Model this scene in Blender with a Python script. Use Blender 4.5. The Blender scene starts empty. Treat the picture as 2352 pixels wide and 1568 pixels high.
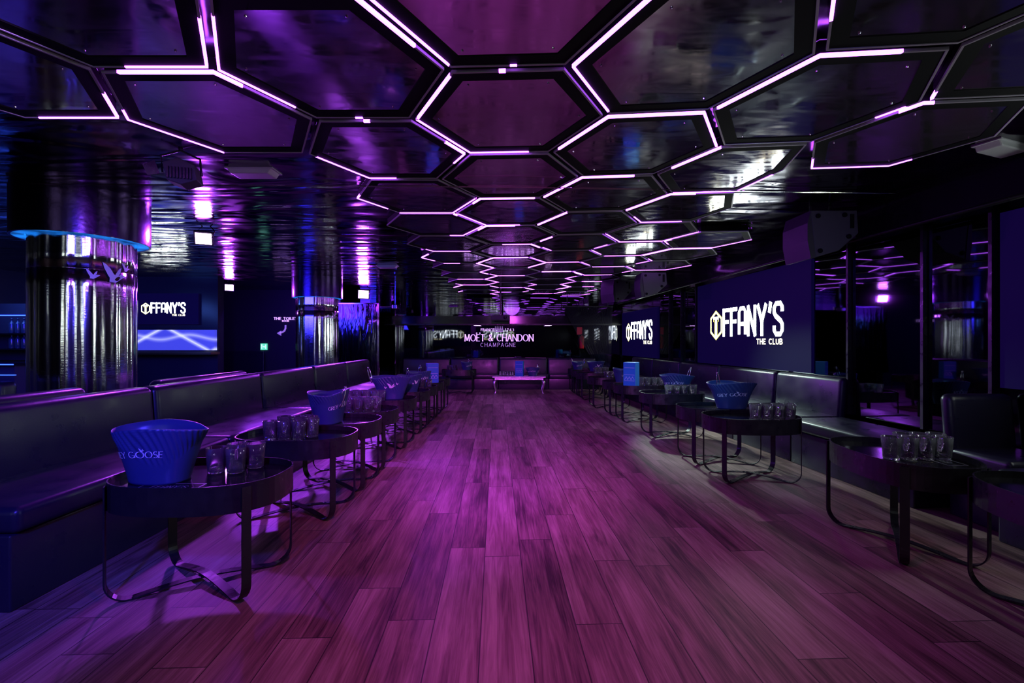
import bpy, bmesh, math, random
from mathutils import Vector, Matrix
random.seed(7)
S = bpy.context.scene
C = bpy.context.collection
PI = math.pi
F = 1045.3                      # focal length in pixels of the 2352 px wide frame
# ------------------------------------------------------------------ camera, world, exposure
cam_d = bpy.data.cameras.new('camera'); cam = bpy.data.objects.new('camera', cam_d); C.objects.link(cam)
cam_d.lens = 16; cam_d.sensor_width = 36; cam_d.clip_start = .05
cam.location = (0, 0, 1.3); cam.rotation_euler = (PI/2, 0, 0)
S.camera = cam
S.view_settings.view_transform = 'Standard'; S.view_settings.look = 'None'
S.view_settings.exposure = 0.0; S.view_settings.gamma = 1; S.view_settings.use_curve_mapping = False
w = bpy.data.worlds.new('world'); S.world = w; w.use_nodes = True
w.node_tree.nodes['Background'].inputs[0].default_value = (.0, .0, .0, 1)
w.node_tree.nodes['Background'].inputs[1].default_value = 0
S.cycles.max_bounces = 26; S.cycles.glossy_bounces = 6; S.cycles.diffuse_bounces = 3; S.cycles.transmission_bounces = 24
S.cycles.sample_clamp_indirect = 6; S.cycles.use_denoising = True
S.cycles.caustics_reflective = False; S.cycles.caustics_refractive = False
S.cycles.blur_glossy = .6

def lamp(name, kind, loc, aim, energy, color, size=.1, angle=60, blend=.5, spread=None, sy=None):
    d = bpy.data.lights.new(name, kind); d.energy = energy; d.color = color
    if kind == 'AREA':
        d.size = size
        if sy: d.shape = 'RECTANGLE'; d.size_y = sy
        if spread: d.spread = math.radians(spread)
    else: d.shadow_soft_size = size
    if kind == 'SPOT': d.spot_size = math.radians(angle); d.spot_blend = blend
    o = bpy.data.objects.new(name, d); C.objects.link(o); o.location = loc
    v = Vector(aim) - Vector(loc); o.rotation_euler = v.to_track_quat('-Z', 'Y').to_euler()
    return o
VIO = (.62, .12, 1.0); MAG = (1.0, .22, .95); BLU = (.10, .08, 1.0); WGR = (.72, 1.0, .88)
# spot and area lamps added to light the hall; they have no housings
lamp('spot_hall_far', 'SPOT', (0.0, -.6, 2.62), (-.1, 6.5, 0), 1900, (.80, .08, 1), .12, 42, .9)
lamp('spot_hall_near', 'SPOT', (-.2, 1.1, 2.58), (.1, 3.0, 0), 165, (.85, .08, .62), .10, 95, 1.0)
lamp('spot_violet_centre', 'SPOT', (-.6, -1.0, 2.62), (-.2, 5.0, 0), 2000, (.40, .04, 1), .10, 20, .8)
lamp('spot_back_wash', 'SPOT', (0, 8.6, 2.60), (0, 12.0, 0), 45, (.48, .10, 1), .3, 120, .9)
lamp('spot_left_seats', 'SPOT', (-1.0, -.5, 2.55), (-3.1, 3.6, .5), 800, (.06, .04, 1), .1, 54, .8)
lamp('spot_left_tables', 'SPOT', (-3.3, 6.6, 2.55), (-1.55, 4.55, 0), 620, (.33, .04, 1), .04, 36, .2)
lamp('fill_column_front', 'SPOT', (-1.9, 1.6, 2.55), (-4.1, 4.4, 1.9), 70, (.50, .22, 1), .08, 40, .9)  # fill added to brighten the column's birds and give it a highlight
lamp('area_bar_blue', 'AREA', (-6.2, 5.6, 2.6), (-6.4, 7.5, 0), 260, (.04, .03, 1), 2.5)
lamp('area_far_left_violet', 'AREA', (-5.6, 10.4, 2.6), (-5.6, 12.5, .8), 45, (.15, .02, 1), 1.5)
lamp('spot_left_seat_far', 'SPOT', (-1.5, 9.4, 2.55), (-2.8, 7.0, .6), 130, (.40, .05, 1), .08, 90, .8)
lamp('spot_blue_near_table', 'SPOT', (-1.4, .2, 2.5), (-1.7, 2.6, .4), 22, (.16, .07, 1), .1, 70, .8)
lamp('spot_right_white', 'SPOT', (1.9, 8.9, 2.5), (3.0, 5.0, 0), 800, WGR, .08, 42, .8)
lamp('spot_right_blue', 'SPOT', (.2, .6, 2.55), (3.6, 6.5, .7), 110, (.10, .03, 1), .1, 50, .9)
lamp('spot_right_buckets', 'SPOT', (.8, 1.8, 2.55), (2.2, 6.4, .6), 330, (.05, .50, 1), .08, 26, .8)

# ------------------------------------------------------------------ materials
M = {}
def mat(name, col=(.5,.5,.5), rough=.5, metal=0, emit=None, es=0, trans=0, ior=1.45, coat=0, spec=.5):
    m = bpy.data.materials.new(name); m.use_nodes = True
    b = m.node_tree.nodes['Principled BSDF']
    b.inputs['Base Color'].default_value = (*col, 1); b.inputs['Roughness'].default_value = rough
    b.inputs['Metallic'].default_value = metal; b.inputs['IOR'].default_value = ior
    b.inputs['Transmission Weight'].default_value = trans
    b.inputs['Coat Weight'].default_value = coat
    b.inputs['Specular IOR Level'].default_value = spec
    if emit: b.inputs['Emission Color'].default_value = (*emit, 1); b.inputs['Emission Strength'].default_value = es
    M[name] = m; return m
def nodes(m): return m.node_tree.nodes, m.node_tree.links, m.node_tree.nodes['Principled BSDF']
def noise_var(m, scale, lo, hi, target='Roughness', detail=4, stretch=(1,1,1), dist=0):
    n, l, b = nodes(m)
    tc = n.new('ShaderNodeTexCoord'); mp = n.new('ShaderNodeMapping'); mp.inputs['Scale'].default_value = stretch
    t = n.new('ShaderNodeTexNoise'); t.inputs['Scale'].default_value = scale; t.inputs['Detail'].default_value = detail
    t.inputs['Distortion'].default_value = dist
    r = n.new('ShaderNodeMapRange'); r.inputs['From Min'].default_value = .35; r.inputs['From Max'].default_value = .68
    r.inputs['To Min'].default_value = lo; r.inputs['To Max'].default_value = hi
    l.new(tc.outputs['Object'], mp.inputs[0]); l.new(mp.outputs[0], t.inputs['Vector']); l.new(t.outputs['Fac'], r.inputs['Value'])
    if target: l.new(r.outputs[0], b.inputs[target])
    return r
def bump(m, scale, strength, dist=.01, stretch=(1,1,1), detail=3, distort=0):
    n, l, b = nodes(m)
    tc = n.new('ShaderNodeTexCoord'); mp = n.new('ShaderNodeMapping'); mp.inputs['Scale'].default_value = stretch
    t = n.new('ShaderNodeTexNoise'); t.inputs['Scale'].default_value = scale; t.inputs['Detail'].default_value = detail
    t.inputs['Distortion'].default_value = distort
    bp = n.new('ShaderNodeBump'); bp.inputs['Strength'].default_value = strength; bp.inputs['Distance'].default_value = dist
    l.new(tc.outputs['Object'], mp.inputs[0]); l.new(mp.outputs[0], t.inputs['Vector']); l.new(t.outputs['Fac'], bp.inputs['Height'])
    if b.inputs['Normal'].links: l.new(b.inputs['Normal'].links[0].from_socket, bp.inputs['Normal'])
    l.new(bp.outputs[0], b.inputs['Normal'])

mat('black_gloss', (.006,.006,.008), .12); mat('black_matte', (.004,.004,.005), .7, spec=.15)
mat('black_metal', (.010,.010,.013), .32); noise_var(M['black_metal'], 18, .25, .45)
mat('chrome', (.8,.8,.85), .12, 1)
mat('tube_off', (.42,.40,.46), .35)
mat('tube_on', (.8,.5,1), .4, emit=(.48,.085,1), es=10)
mat('tube_on_soft', (.8,.5,1), .4, emit=(.58,.10,1), es=1.2)
mat('glass', (1,1,1), .0, trans=1, ior=1.47)
mat('bucket_blue', (.028,.050,.15), .33)
mat('print_white', (.75,.78,.85), .5)
mat('print_grey', (.22,.22,.26), .5)
mat('print_lilac', (.80,.75,.95), .45)
mat('leather', (.012,.010,.026), .32, spec=.5); bump(M['leather'], 90, .12, .004); noise_var(M['leather'], 6, .27, .40)
mat('mirror_panel', (.58,.56,.60), .06, .95); noise_var(M['mirror_panel'], 3.2, .04, .20, detail=8, stretch=(1,3.5,1), dist=1.2)
bump(M['mirror_panel'], 1.5, .25, .02)
mat('foil_ceiling', (.13,.12,.15), .08, 1); bump(M['foil_ceiling'], 1.5, .55, .07, (.35,1.6,1), 2, .8)
noise_var(M['foil_ceiling'], 2.5, .06, .22, detail=7, dist=1.5)
mat('foil_wall', (.16,.15,.22), .07, 1); bump(M['foil_wall'], 3.0, .5, .04, (2.2,1,.35), 3, .5)
mat('mirror_black', (.10,.10,.12), .025, 1); bump(M['mirror_black'], .7, .06, .03)
mat('wall_dark', (.03,.03,.045), .22); mat('wall_gloss', (.07,.07,.09), .08, 1)
mat('column_foil', (.85,.87,.9), .10, 1); bump(M['column_foil'], 4, .14, .03, (1.6,1.6,.25), 3, .4); bump(M['column_foil'], 60, .12, .004, (.2,.2,3), 3)
mat('capital_foil', (.07,.04,.13), .22, 1); bump(M['capital_foil'], 20, .15, .01)
mat('blue_glow', (.1,.4,.9), .5, emit=(.01,.22,.9), es=.75); 
r = noise_var(M['blue_glow'], 6, .25, 1.3, None); nodes(M['blue_glow'])[1].new(r.outputs[0], nodes(M['blue_glow'])[2].inputs['Emission Strength'])
mat('flood_face', (1,1,1), .4, emit=(.78,.42,1), es=14)
mat('screen_off', (.004,.004,.03), .55, spec=.12, emit=(.010,.004,.10), es=.22)
mat('logo_white', (1,1,1), .5, emit=(.88,1,.95), es=12)
mat('logo_soft', (1,1,1), .5, emit=(.88,1,.95), es=4)
mat('logo_yellow', (1,1,.3), .5, emit=(.85,.80,.12), es=2.6)
mat('logo_cream', (1,1,.6), .5, emit=(1,.93,.6), es=3.2)
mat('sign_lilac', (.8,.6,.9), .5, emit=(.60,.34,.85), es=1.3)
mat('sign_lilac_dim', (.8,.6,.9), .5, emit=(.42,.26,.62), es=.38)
mat('plastic_white', (.6,.62,.65), .4); mat('red', (.5,.02,.02), .4); mat('red_sign', (.6,.03,.06), .5, emit=(.6,.02,.08), es=.12)
mat('exit_green', (.1,.7,.4), .5, emit=(.12,.75,.42), es=1.1)
mat('exit_white', (.8,1,.9), .5, emit=(.7,1,.85), es=1.0)
mat('silver_leaf', (.72,.68,.74), .28, 1); bump(M['silver_leaf'], 30, .3, .01)
mat('carton_blue', (.02,.20,.55), .45); mat('carton_dark', (.01,.03,.10), .5)
mat('gold_trim', (.6,.5,.25), .3, 1)
mat('string_black', (.012,.012,.02), .5); mat('grille', (.02,.018,.03), .4); bump(M['grille'], 400, .5, .003)
mat('plate_grey', (.05,.05,.06), .6); bump(M['plate_grey'], 150, .25, .003)
mat('bottle_dark', (.02,.03,.06), .08, spec=.8); mat('led_blue', (.1,.2,1), .5, emit=(.04,.12,1), es=3)
mat('led_red', (1,.1,.0), .5, emit=(1,.12,.02), es=1.2); mat('led_green', (.1,1,.2), .5, emit=(.1,1,.15), es=4)
# mountain light box
m = mat('mountain_box', (.1,.1,.4), .3)
n, l, b = nodes(m)
tc = n.new('ShaderNodeTexCoord'); sx = n.new('ShaderNodeSeparateXYZ'); l.new(tc.outputs['Object'], sx.inputs[0])
def mth(op, a, bb=None, clamp=False):
    q = n.new('ShaderNodeMath'); q.operation = op; q.use_clamp = clamp
    for i, v in enumerate((a, bb)):
        if v is None: continue
        if isinstance(v, (int, float)): q.inputs[i].default_value = v
        else: l.new(v, q.inputs[i])
    return q.outputs[0]
zn = sx.outputs['Z']
tri = mth('ABSOLUTE', mth('SUBTRACT', mth('FRACT', mth('MULTIPLY', mth('ADD', sx.outputs['X'], .20), .52)), .5))
ridge = mth('MULTIPLY', mth('SUBTRACT', tri, .25), 1.05)
d1 = mth('SUBTRACT', zn, ridge)
glow = mth('MULTIPLY', mth('POWER', mth('SUBTRACT', 1.0, mth('MULTIPLY', mth('ABSOLUTE', mth('SUBTRACT', d1, .02)), 11.0), True), 2.5), 1.0)
wv = mth('SUBTRACT', zn, mth('MULTIPLY', mth('SINE', mth('MULTIPLY', sx.outputs['X'], 5.2)), .05))
glow2 = mth('MULTIPLY', mth('POWER', mth('SUBTRACT', 1.0, mth('MULTIPLY', mth('ABSOLUTE', mth('SUBTRACT', wv, .06)), 11.0), True), 2.5), .5)
cr = n.new('ShaderNodeMix'); cr.data_type = 'RGBA'; l.new(mth('ADD', glow, glow2, True), cr.inputs[0])
cr.inputs[6].default_value = (.05, .06, .62, 1); cr.inputs[7].default_value = (.75, .80, 1.4, 1)
l.new(cr.outputs[2], b.inputs['Emission Color']); b.inputs['Emission Strength'].default_value = 1.0

n, l, b = nodes(M['glass'])     # milky share mixed in to brighten the dark glasses
df = n.new('ShaderNodeBsdfDiffuse'); df.inputs[0].default_value = (.85, .88, .95, 1); ms = n.new('ShaderNodeMixShader'); ms.inputs[0].default_value = .045
tl = n.new('ShaderNodeBsdfTranslucent'); tl.inputs[0].default_value = (.85, .88, .95, 1); ad = n.new('ShaderNodeMixShader'); ad.inputs[0].default_value = .5
l.new(df.outputs[0], ad.inputs[1]); l.new(tl.outputs[0], ad.inputs[2]); l.new(b.outputs[0], ms.inputs[1]); l.new(ad.outputs[0], ms.inputs[2])
l.new(ms.outputs[0], n['Material Output'].inputs['Surface'])
# floor planks
m = mat('wood_floor', (.3,.2,.16), .38, spec=.35)
n, l, b = nodes(m)
tc = n.new('ShaderNodeTexCoord'); mp = n.new('ShaderNodeMapping'); l.new(tc.outputs['Object'], mp.inputs[0])
mp.inputs['Rotation'].default_value = (0, 0, math.radians(-1.97)); mp.inputs['Location'].default_value = (.07, 0, 0)
sx = n.new('ShaderNodeSeparateXYZ'); l.new(mp.outputs[0], sx.inputs[0])
PW, PL = .217, 1.32
u = mth('DIVIDE', sx.outputs['X'], PW); row = mth('FLOOR', u); fu = mth('FRACT', u)
wn = n.new('ShaderNodeTexWhiteNoise'); wn.noise_dimensions = '1D'; l.new(row, wn.inputs['W'])
v = mth('ADD', mth('DIVIDE', sx.outputs['Y'], PL), mth('MULTIPLY', wn.outputs['Value'], 5.0)); cell = mth('FLOOR', v); fv = mth('FRACT', v)
cid = n.new('ShaderNodeCombineXYZ'); l.new(row, cid.inputs[0]); l.new(cell, cid.inputs[1])
wn2 = n.new('ShaderNodeTexWhiteNoise'); l.new(cid.outputs[0], wn2.inputs['Vector'])
# strips inside a board: shorter, each with its own tone
u3 = mth('MULTIPLY', u, 3.0); r3 = mth('FLOOR', u3)
c3 = n.new('ShaderNodeCombineXYZ'); l.new(r3, c3.inputs[0]); l.new(cell, c3.inputs[1])
wn3 = n.new('ShaderNodeTexWhiteNoise'); l.new(c3.outputs[0], wn3.inputs['Vector'])
offv = n.new('ShaderNodeVectorMath'); offv.operation = 'SCALE'; l.new(wn2.outputs['Color'], offv.inputs[0]); offv.inputs['Scale'].default_value = 30
addv = n.new('ShaderNodeVectorMath'); addv.operation = 'ADD'; l.new(mp.outputs[0], addv.inputs[0]); l.new(offv.outputs[0], addv.inputs[1])
mg = n.new('ShaderNodeMapping'); mg.inputs['Scale'].default_value = (16, 1.1, 1); l.new(addv.outputs[0], mg.inputs[0])
gr = n.new('ShaderNodeTexNoise'); gr.inputs['Scale'].default_value = 1.6; gr.inputs['Detail'].default_value = 7; gr.inputs['Roughness'].default_value = .62; gr.inputs['Distortion'].default_value = 1.3
l.new(mg.outputs[0], gr.inputs['Vector'])
mg2 = n.new('ShaderNodeMapping'); mg2.inputs['Scale'].default_value = (140, 4, 1); l.new(addv.outputs[0], mg2.inputs[0])
gf = n.new('ShaderNodeTexNoise'); gf.inputs['Scale'].default_value = 1.0; gf.inputs['Detail'].default_value = 3; l.new(mg2.outputs[0], gf.inputs['Vector'])
mg3 = n.new('ShaderNodeMapping'); mg3.inputs['Scale'].default_value = (7, 1.6, 1); l.new(addv.outputs[0], mg3.inputs[0])
gk = n.new('ShaderNodeTexNoise'); gk.inputs['Scale'].default_value = 1.0; gk.inputs['Detail'].default_value = 2; l.new(mg3.outputs[0], gk.inputs['Vector'])
tone = mth('ADD', mth('MULTIPLY', wn2.outputs['Value'], .34), mth('MULTIPLY', wn3.outputs['Value'], .26))
tone = mth('ADD', tone, mth('MULTIPLY', mth('SUBTRACT', gr.outputs['Fac'], .5), 1.35))
tone = mth('ADD', tone, mth('MULTIPLY', mth('SUBTRACT', gf.outputs['Fac'], .5), .55))
tone = mth('ADD', tone, mth('MULTIPLY', mth('SUBTRACT', gk.outputs['Fac'], .5), .9))
rp = n.new('ShaderNodeValToRGB'); l.new(mth('ADD', tone, .14), rp.inputs[0])
rp.color_ramp.elements[0].color = (.055, .028, .028, 1); rp.color_ramp.elements[1].color = (.42, .29, .26, 1)
e = rp.color_ramp.elements.new(.42); e.color = (.20, .118, .108, 1)
du = mth('MULTIPLY', mth('MINIMUM', fu, mth('SUBTRACT', 1.0, fu)), PW); dv = mth('MULTIPLY', mth('MINIMUM', fv, mth('SUBTRACT', 1.0, fv)), PL)
dd = mth('MINIMUM', du, dv); seam = mth('LESS_THAN', dd, .0026)
mx = n.new('ShaderNodeMix'); mx.data_type = 'RGBA'; l.new(mth('MULTIPLY', seam, .8), mx.inputs[0]); l.new(rp.outputs[0], mx.inputs[6]); mx.inputs[7].default_value = (.012,.008,.01,1)
l.new(mx.outputs[2], b.inputs['Base Color'])
rr = mth('ADD', mth('MULTIPLY', gr.outputs['Fac'], .22), .33); l.new(rr, b.inputs['Roughness'])
bp = n.new('ShaderNodeBump'); bp.inputs['Strength'].default_value = .35; bp.inputs['Distance'].default_value = .002
l.new(mth('SUBTRACT', gf.outputs['Fac'], mth('MULTIPLY', seam, 2.0)), bp.inputs['Height']); l.new(bp.outputs[0], b.inputs['Normal'])

# ------------------------------------------------------------------ mesh helpers
def link(name, me, m=None, parent=None, loc=None, rz=0):
    o = bpy.data.objects.new(name, me); C.objects.link(o)
    if m and me and not me.materials: me.materials.append(M[m])
    if parent: o.parent = parent
    if loc: o.location = loc
    if rz: o.rotation_euler = (0, 0, rz)
    return o
def obj(name, bm, m, parent=None, loc=None, rz=0, smooth=False, bev=0, seg=2):
    bmesh.ops.recalc_face_normals(bm, faces=bm.faces)
    me = bpy.data.meshes.new(name); bm.to_mesh(me); bm.free()
    if smooth:
        for p in me.polygons: p.use_smooth = True
    o = link(name, me, m, parent, loc, rz)
    if bev:
        md = o.modifiers.new('bevel', 'BEVEL'); md.width = bev; md.segments = seg; md.limit_method = 'ANGLE'
    return o
def tag(o, label, cat, group=None, kind=None):
    o['label'] = label; o['category'] = cat
    if group: o['group'] = group
    if kind: o['kind'] = kind
    return o
def thing(name, label, cat, loc=(0,0,0), rz=0, group=None):
    o = bpy.data.objects.new(name, None); C.objects.link(o); o.location = loc; o.rotation_euler = (0, 0, rz)
    o.empty_display_size = .1
    return tag(o, label, cat, group)
def copy_tree(o, parent=None):
    c = o.copy(); C.objects.link(c); c.parent = parent
    for ch in list(o.children): copy_tree(ch, c)
    return c
def relabel(o, label, loc=None, rz=None, group=None):
    o['label'] = label
    if group: o['group'] = group
    if loc: o.location = loc
    if rz is not None: o.rotation_euler = (0, 0, rz)
    return o
def box(bm, x0, x1, y0, y1, z0, z1, mtx=None):
    vs = [bm.verts.new((x, y, z)) for z in (z0, z1) for y in (y0, y1) for x in (x0, x1)]
    for f in ((0,2,3,1),(4,5,7,6),(0,1,5,4),(2,6,7,3),(0,4,6,2),(1,3,7,5)): bm.faces.new([vs[i] for i in f])
    if mtx: bmesh.ops.transform(bm, matrix=mtx, verts=vs)
    return vs
def bxm(*a, mtx=None):
    bm = bmesh.new(); box(bm, *a, mtx=mtx); return bm
def struct(name, bm, m):
    o = obj(name, bm, m); o['kind'] = 'structure'; return o
def prism(bm, pts, z0, z1, axis='z'):
    def P(a, b, c): return {'z': (a, b, c), 'y': (a, c, b), 'x': (c, a, b)}[axis]
    lo = [bm.verts.new(P(a, b, z0)) for a, b in pts]; hi = [bm.verts.new(P(a, b, z1)) for a, b in pts]
    k = len(pts)
    bm.faces.new(lo[::-1]); bm.faces.new(hi)
    for i in range(k): bm.faces.new((lo[i], lo[(i+1) % k], hi[(i+1) % k], hi[i]))
def tube(bm, pts, r, seg=8, cap=True):
    pts = [Vector(p) for p in pts]; rings = []
    for i, p in enumerate(pts):
        t = (pts[min(i+1, len(pts)-1)] - pts[max(i-1, 0)]).normalized()
        a = Vector((0,0,1)) if abs(t.z) < .9 else Vector((1,0,0))
        x = t.cross(a).normalized(); y = t.cross(x).normalized()
        rings.append([bm.verts.new(p + (x*math.cos(2*PI*k/seg) + y*math.sin(2*PI*k/seg))*r) for k in range(seg)])
    for a, b2 in zip(rings, rings[1:]):
        for k in range(seg): bm.faces.new((a[k], a[(k+1)%seg], b2[(k+1)%seg], b2[k]))
    if cap: bm.faces.new(rings[0][::-1]); bm.faces.new(rings[-1])
def lathe(bm, prof, seg=32, cx=0, cy=0):
    rings = []
    for r, z in prof:
        if r < 1e-6: rings.append([bm.verts.new((cx, cy, z))])
        else: rings.append([bm.verts.new((cx + r*math.cos(2*PI*k/seg), cy + r*math.sin(2*PI*k/seg), z)) for k in range(seg)])
    for a, b2 in zip(rings, rings[1:]):
        for k in range(seg):
            if len(a) == 1 and len(b2) == 1: continue
            if len(a) == 1: bm.faces.new((a[0], b2[(k+1)%seg], b2[k]))
            elif len(b2) == 1: bm.faces.new((a[k], a[(k+1)%seg], b2[0]))
            else: bm.faces.new((a[k], a[(k+1)%seg], b2[(k+1)%seg], b2[k]))
def ribbon(bm, path, side, width, th):
    """flat bar along path; side = unit vector across, thickness th towards the inside"""
    side = Vector(side).normalized(); path = [Vector(p) for p in path]; rings = []
    for i, p in enumerate(path):
        t = (path[min(i+1, len(path)-1)] - path[max(i-1, 0)]).normalized(); nn = t.cross(side).normalized()
        rings.append([bm.verts.new(p + side*(sx_*width/2) + nn*(sn*th/2)) for sx_, sn in ((-1,-1),(1,-1),(1,1),(-1,1))])
    for a, b2 in zip(rings, rings[1:]):
        for k in range(4): bm.faces.new((a[k], a[(k+1)%4], b2[(k+1)%4], b2[k]))
    bm.faces.new(rings[0][::-1]); bm.faces.new(rings[-1])

# ------------------------------------------------------------------ stroke lettering
def arc(cx, cy, rx, ry, a0, a1, n=10):
    return [(cx + rx*math.cos(math.radians(a0 + (a1-a0)*i/n)), cy + ry*math.sin(math.radians(a0 + (a1-a0)*i/n))) for i in range(n+1)]
G = {
 'A': (.8, [[(0,0),(.4,1)], [(.4,1),(.8,0)], [(.15,.36),(.65,.36)]]),
 'B': (.62, [[(0,0),(0,1)], [(0,1),(.3,1)] + arc(.3,.76,.26,.24,90,-90) + [(0,.52)], [(0,.52)] + arc(.32,.26,.3,.26,90,-90) + [(0,0)]]),
 'C': (.8, [arc(.45,.5,.45,.5,48,312,18)]),
 'D': (.78, [[(0,0),(0,1)], [(0,1)] + arc(.32,.5,.46,.5,90,-90,14) + [(0,0)]]),
 'E': (.56, [[(0,0),(0,1)], [(0,1),(.54,1)], [(0,.52),(.44,.52)], [(0,0),(.56,0)]]),
 'F': (.52, [[(0,0),(0,1)], [(0,1),(.52,1)], [(0,.5),(.42,.5)]]),
 'G': (.84, [arc(.45,.5,.45,.5,50,340,18) , [(.5,.42),(.86,.42)], [(.86,.42),(.86,.06)]]),
 'H': (.74, [[(0,0),(0,1)], [(.74,0),(.74,1)], [(0,.52),(.74,.52)]]),
 'I': (.04, [[(0,0),(0,1)]]),
 'L': (.52, [[(0,0),(0,1)], [(0,0),(.52,0)]]),
 'M': (.94, [[(.05,0),(.1,1)], [(.1,1),(.47,.1)], [(.47,.1),(.84,1)], [(.84,1),(.9,0)]]),
 'N': (.76, [[(0,0),(0,1)], [(0,1),(.76,0)], [(.76,0),(.76,1)]]),
 'O': (.92, [arc(.46,.5,.46,.5,0,360,24)]),
 'P': (.58, [[(0,0),(0,1)], [(0,1),(.3,1)] + arc(.3,.74,.28,.26,90,-90) + [(0,.48)]]),
 'R': (.64, [[(0,0),(0,1)], [(0,1),(.3,1)] + arc(.3,.75,.27,.25,90,-90) + [(0,.5)], [(.28,.5),(.64,0)]]),
 'S': (.56, [arc(.28,.745,.25,.255,40,240,12) + arc(.28,.26,.28,.26,65,-145,12)]),
 'T': (.7, [[(.35,0),(.35,1)], [(0,1),(.7,1)]]),
 'U': (.7, [[(0,1)] + arc(.35,.33,.35,.33,180,360,14) + [(.7,1)]]),
 'Y': (.74, [[(0,1),(.37,.46)], [(.74,1),(.37,.46)], [(.37,.46),(.37,0)]]),
 '&': (.8, [[(.8,0),(.14,.78)] + arc(.32,.8,.19,.2,185,-10,10) + [(.1,.38)] + arc(.3,.25,.28,.25,160,300,10) + [(.72,.5)]]),
 "'": (.14, [[(.12,1.02),(.04,.76)]]),
 '1': (.3, [[(.05,.82),(.2,1)], [(.2,1),(.2,0)]]),
 '7': (.5, [[(0,1),(.5,1)], [(.5,1),(.15,0)]]),
 '4': (.56, [[(.42,0),(.42,1)], [(.42,1),(0,.3)], [(0,.3),(.56,.3)]]),
 '3': (.5, [arc(.23,.75,.22,.25,140,-90,10), arc(.22,.26,.27,.26,90,-140,10)]),
 '.': (.06, [[(.0,.0),(.05,.06)]]), ' ': (.35, []),
}
def boxy(ch):   # heavy condensed face of the club's sign
    r = {'F': (.5, [[(0,0),(0,1)], [(0,1),(.5,1)], [(0,.52),(.42,.52)]]),
         'A': (.56, [[(0,0),(0,.85),(.12,1),(.44,1),(.56,.85),(.56,0)], [(0,.4),(.56,.4)]]),
         'N': (.56, [[(0,0),(0,1)], [(0,1),(.56,0)], [(.56,0),(.56,1)]]),
         'Y': (.6, [[(0,1),(.3,.45)], [(.6,1),(.3,.45)], [(.3,.45),(.3,0)]]),
         "'": (.12, [[(.1,1.03),(.04,.8)]]),
         'S': (.56, [[(.56,.74),(.56,.88),(.44,1.02),(.12,1.02),(0,.88),(0,.72),(.1,.6),(.46,.42),(.56,.3),(.56,.12),(.44,-.02),(.12,-.02),(0,.12),(0,.27)]])}
    return r[ch]
def text_width(t, gap, face=None): return sum((boxy(c) if face else G[c])[0] + gap for c in t) - gap
def lettering(bm, t, h, fn, wt=.12, thin=.05, gap=.2, serif=0, face=None, wscale=1, th=0):
    """strokes laid out on (u, v) in metres and put in space by fn(u, v, d)"""
    x = 0
    for ch in t:
        wd, strokes = boxy(ch) if face else G[ch]
        allst = [(s, False) for s in strokes]
        if serif:
            for s in strokes:
                for p, q in ((s[0], s[1]), (s[-1], s[-2])):
                    if (p[1] < .03 or p[1] > .97) and abs(p[1]-q[1]) > .45*abs(p[0]-q[0]) and ch not in 'CGOS&':
                        allst.append(([(p[0]-serif, p[1]), (p[0]+serif, p[1])], True))
        for s, is_serif in allst:
            P = [Vector((p[0]*wscale, p[1])) for p in s]; L, R = [], []
            if not is_serif and (P[0]-P[-1]).length > 1e-4 and len(P) == 2:
                e = (P[1]-P[0]).normalized()*thin*.5; P[0] = P[0]-e; P[1] = P[1]+e
            for i, p in enumerate(P):
                t0 = (P[min(i+1, len(P)-1)] - P[max(i-1, 0)])
                if i in (0, len(P)-1) and (P[0]-P[-1]).length < 1e-4: t0 = P[1]-P[-2]
                t0 = t0.normalized(); nn = Vector((-t0.y, t0.x))
                wd2 = (thin if is_serif else thin + (wt-thin)*abs(t0.y)**1.3)/2
                L.append(p + nn*wd2); R.append(p - nn*wd2)
            for layer in ((0, th) if th else (0,)):
                va = [bm.verts.new(fn((x+p.x)*h, p.y*h, layer)) for p in L]; vb = [bm.verts.new(fn((x+p.x)*h, p.y*h, layer)) for p in R]
                for i in range(len(va)-1): bm.faces.new((va[i], va[i+1], vb[i+1], vb[i]))
                if layer == 0: v0 = (va, vb)
                elif th:
                    for i in range(len(va)-1):
                        bm.faces.new((v0[0][i], va[i], va[i+1], v0[0][i+1])); bm.faces.new((v0[1][i], v0[1][i+1], vb[i+1], vb[i]))
                    bm.faces.new((v0[0][0], v0[1][0], vb[0], va[0])); bm.faces.new((v0[0][-1], va[-1], vb[-1], v0[1][-1]))
        x += wd*wscale + gap
    return x
GOOSE = [[(-.05,-.42),(.25,-.45),(.42,-.30),(.52,-.14),(.72,-.08),(.80,-.02),(.70,.02),(.50,.02),(.40,-.10),(.30,-.12)],
         [(.30,-.12),(.05,-.42),(-.05,-.42),(.02,-.28),(-.10,-.10),(-.28,.30),(-.36,.62),(-.20,.52),(0,.30),(.14,.05)],
         [(.28,-.14),(.36,-.10),(.50,.12),(.56,.42),(.42,.32),(.30,.12),(.22,-.05)]]
def geese(bm, size, fn, flocks=((0,0,1),(-.75,-.25,.45),(.95,.35,.42))):
    for ox, oy, sc in flocks:
        for poly in GOOSE:
            vs = [bm.verts.new(fn((ox + x*sc)*size, (oy + y*sc)*size, 0)) for x, y in poly]
            f = bm.faces.new(vs); bmesh.ops.triangulate(bm, faces=[f])

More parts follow.
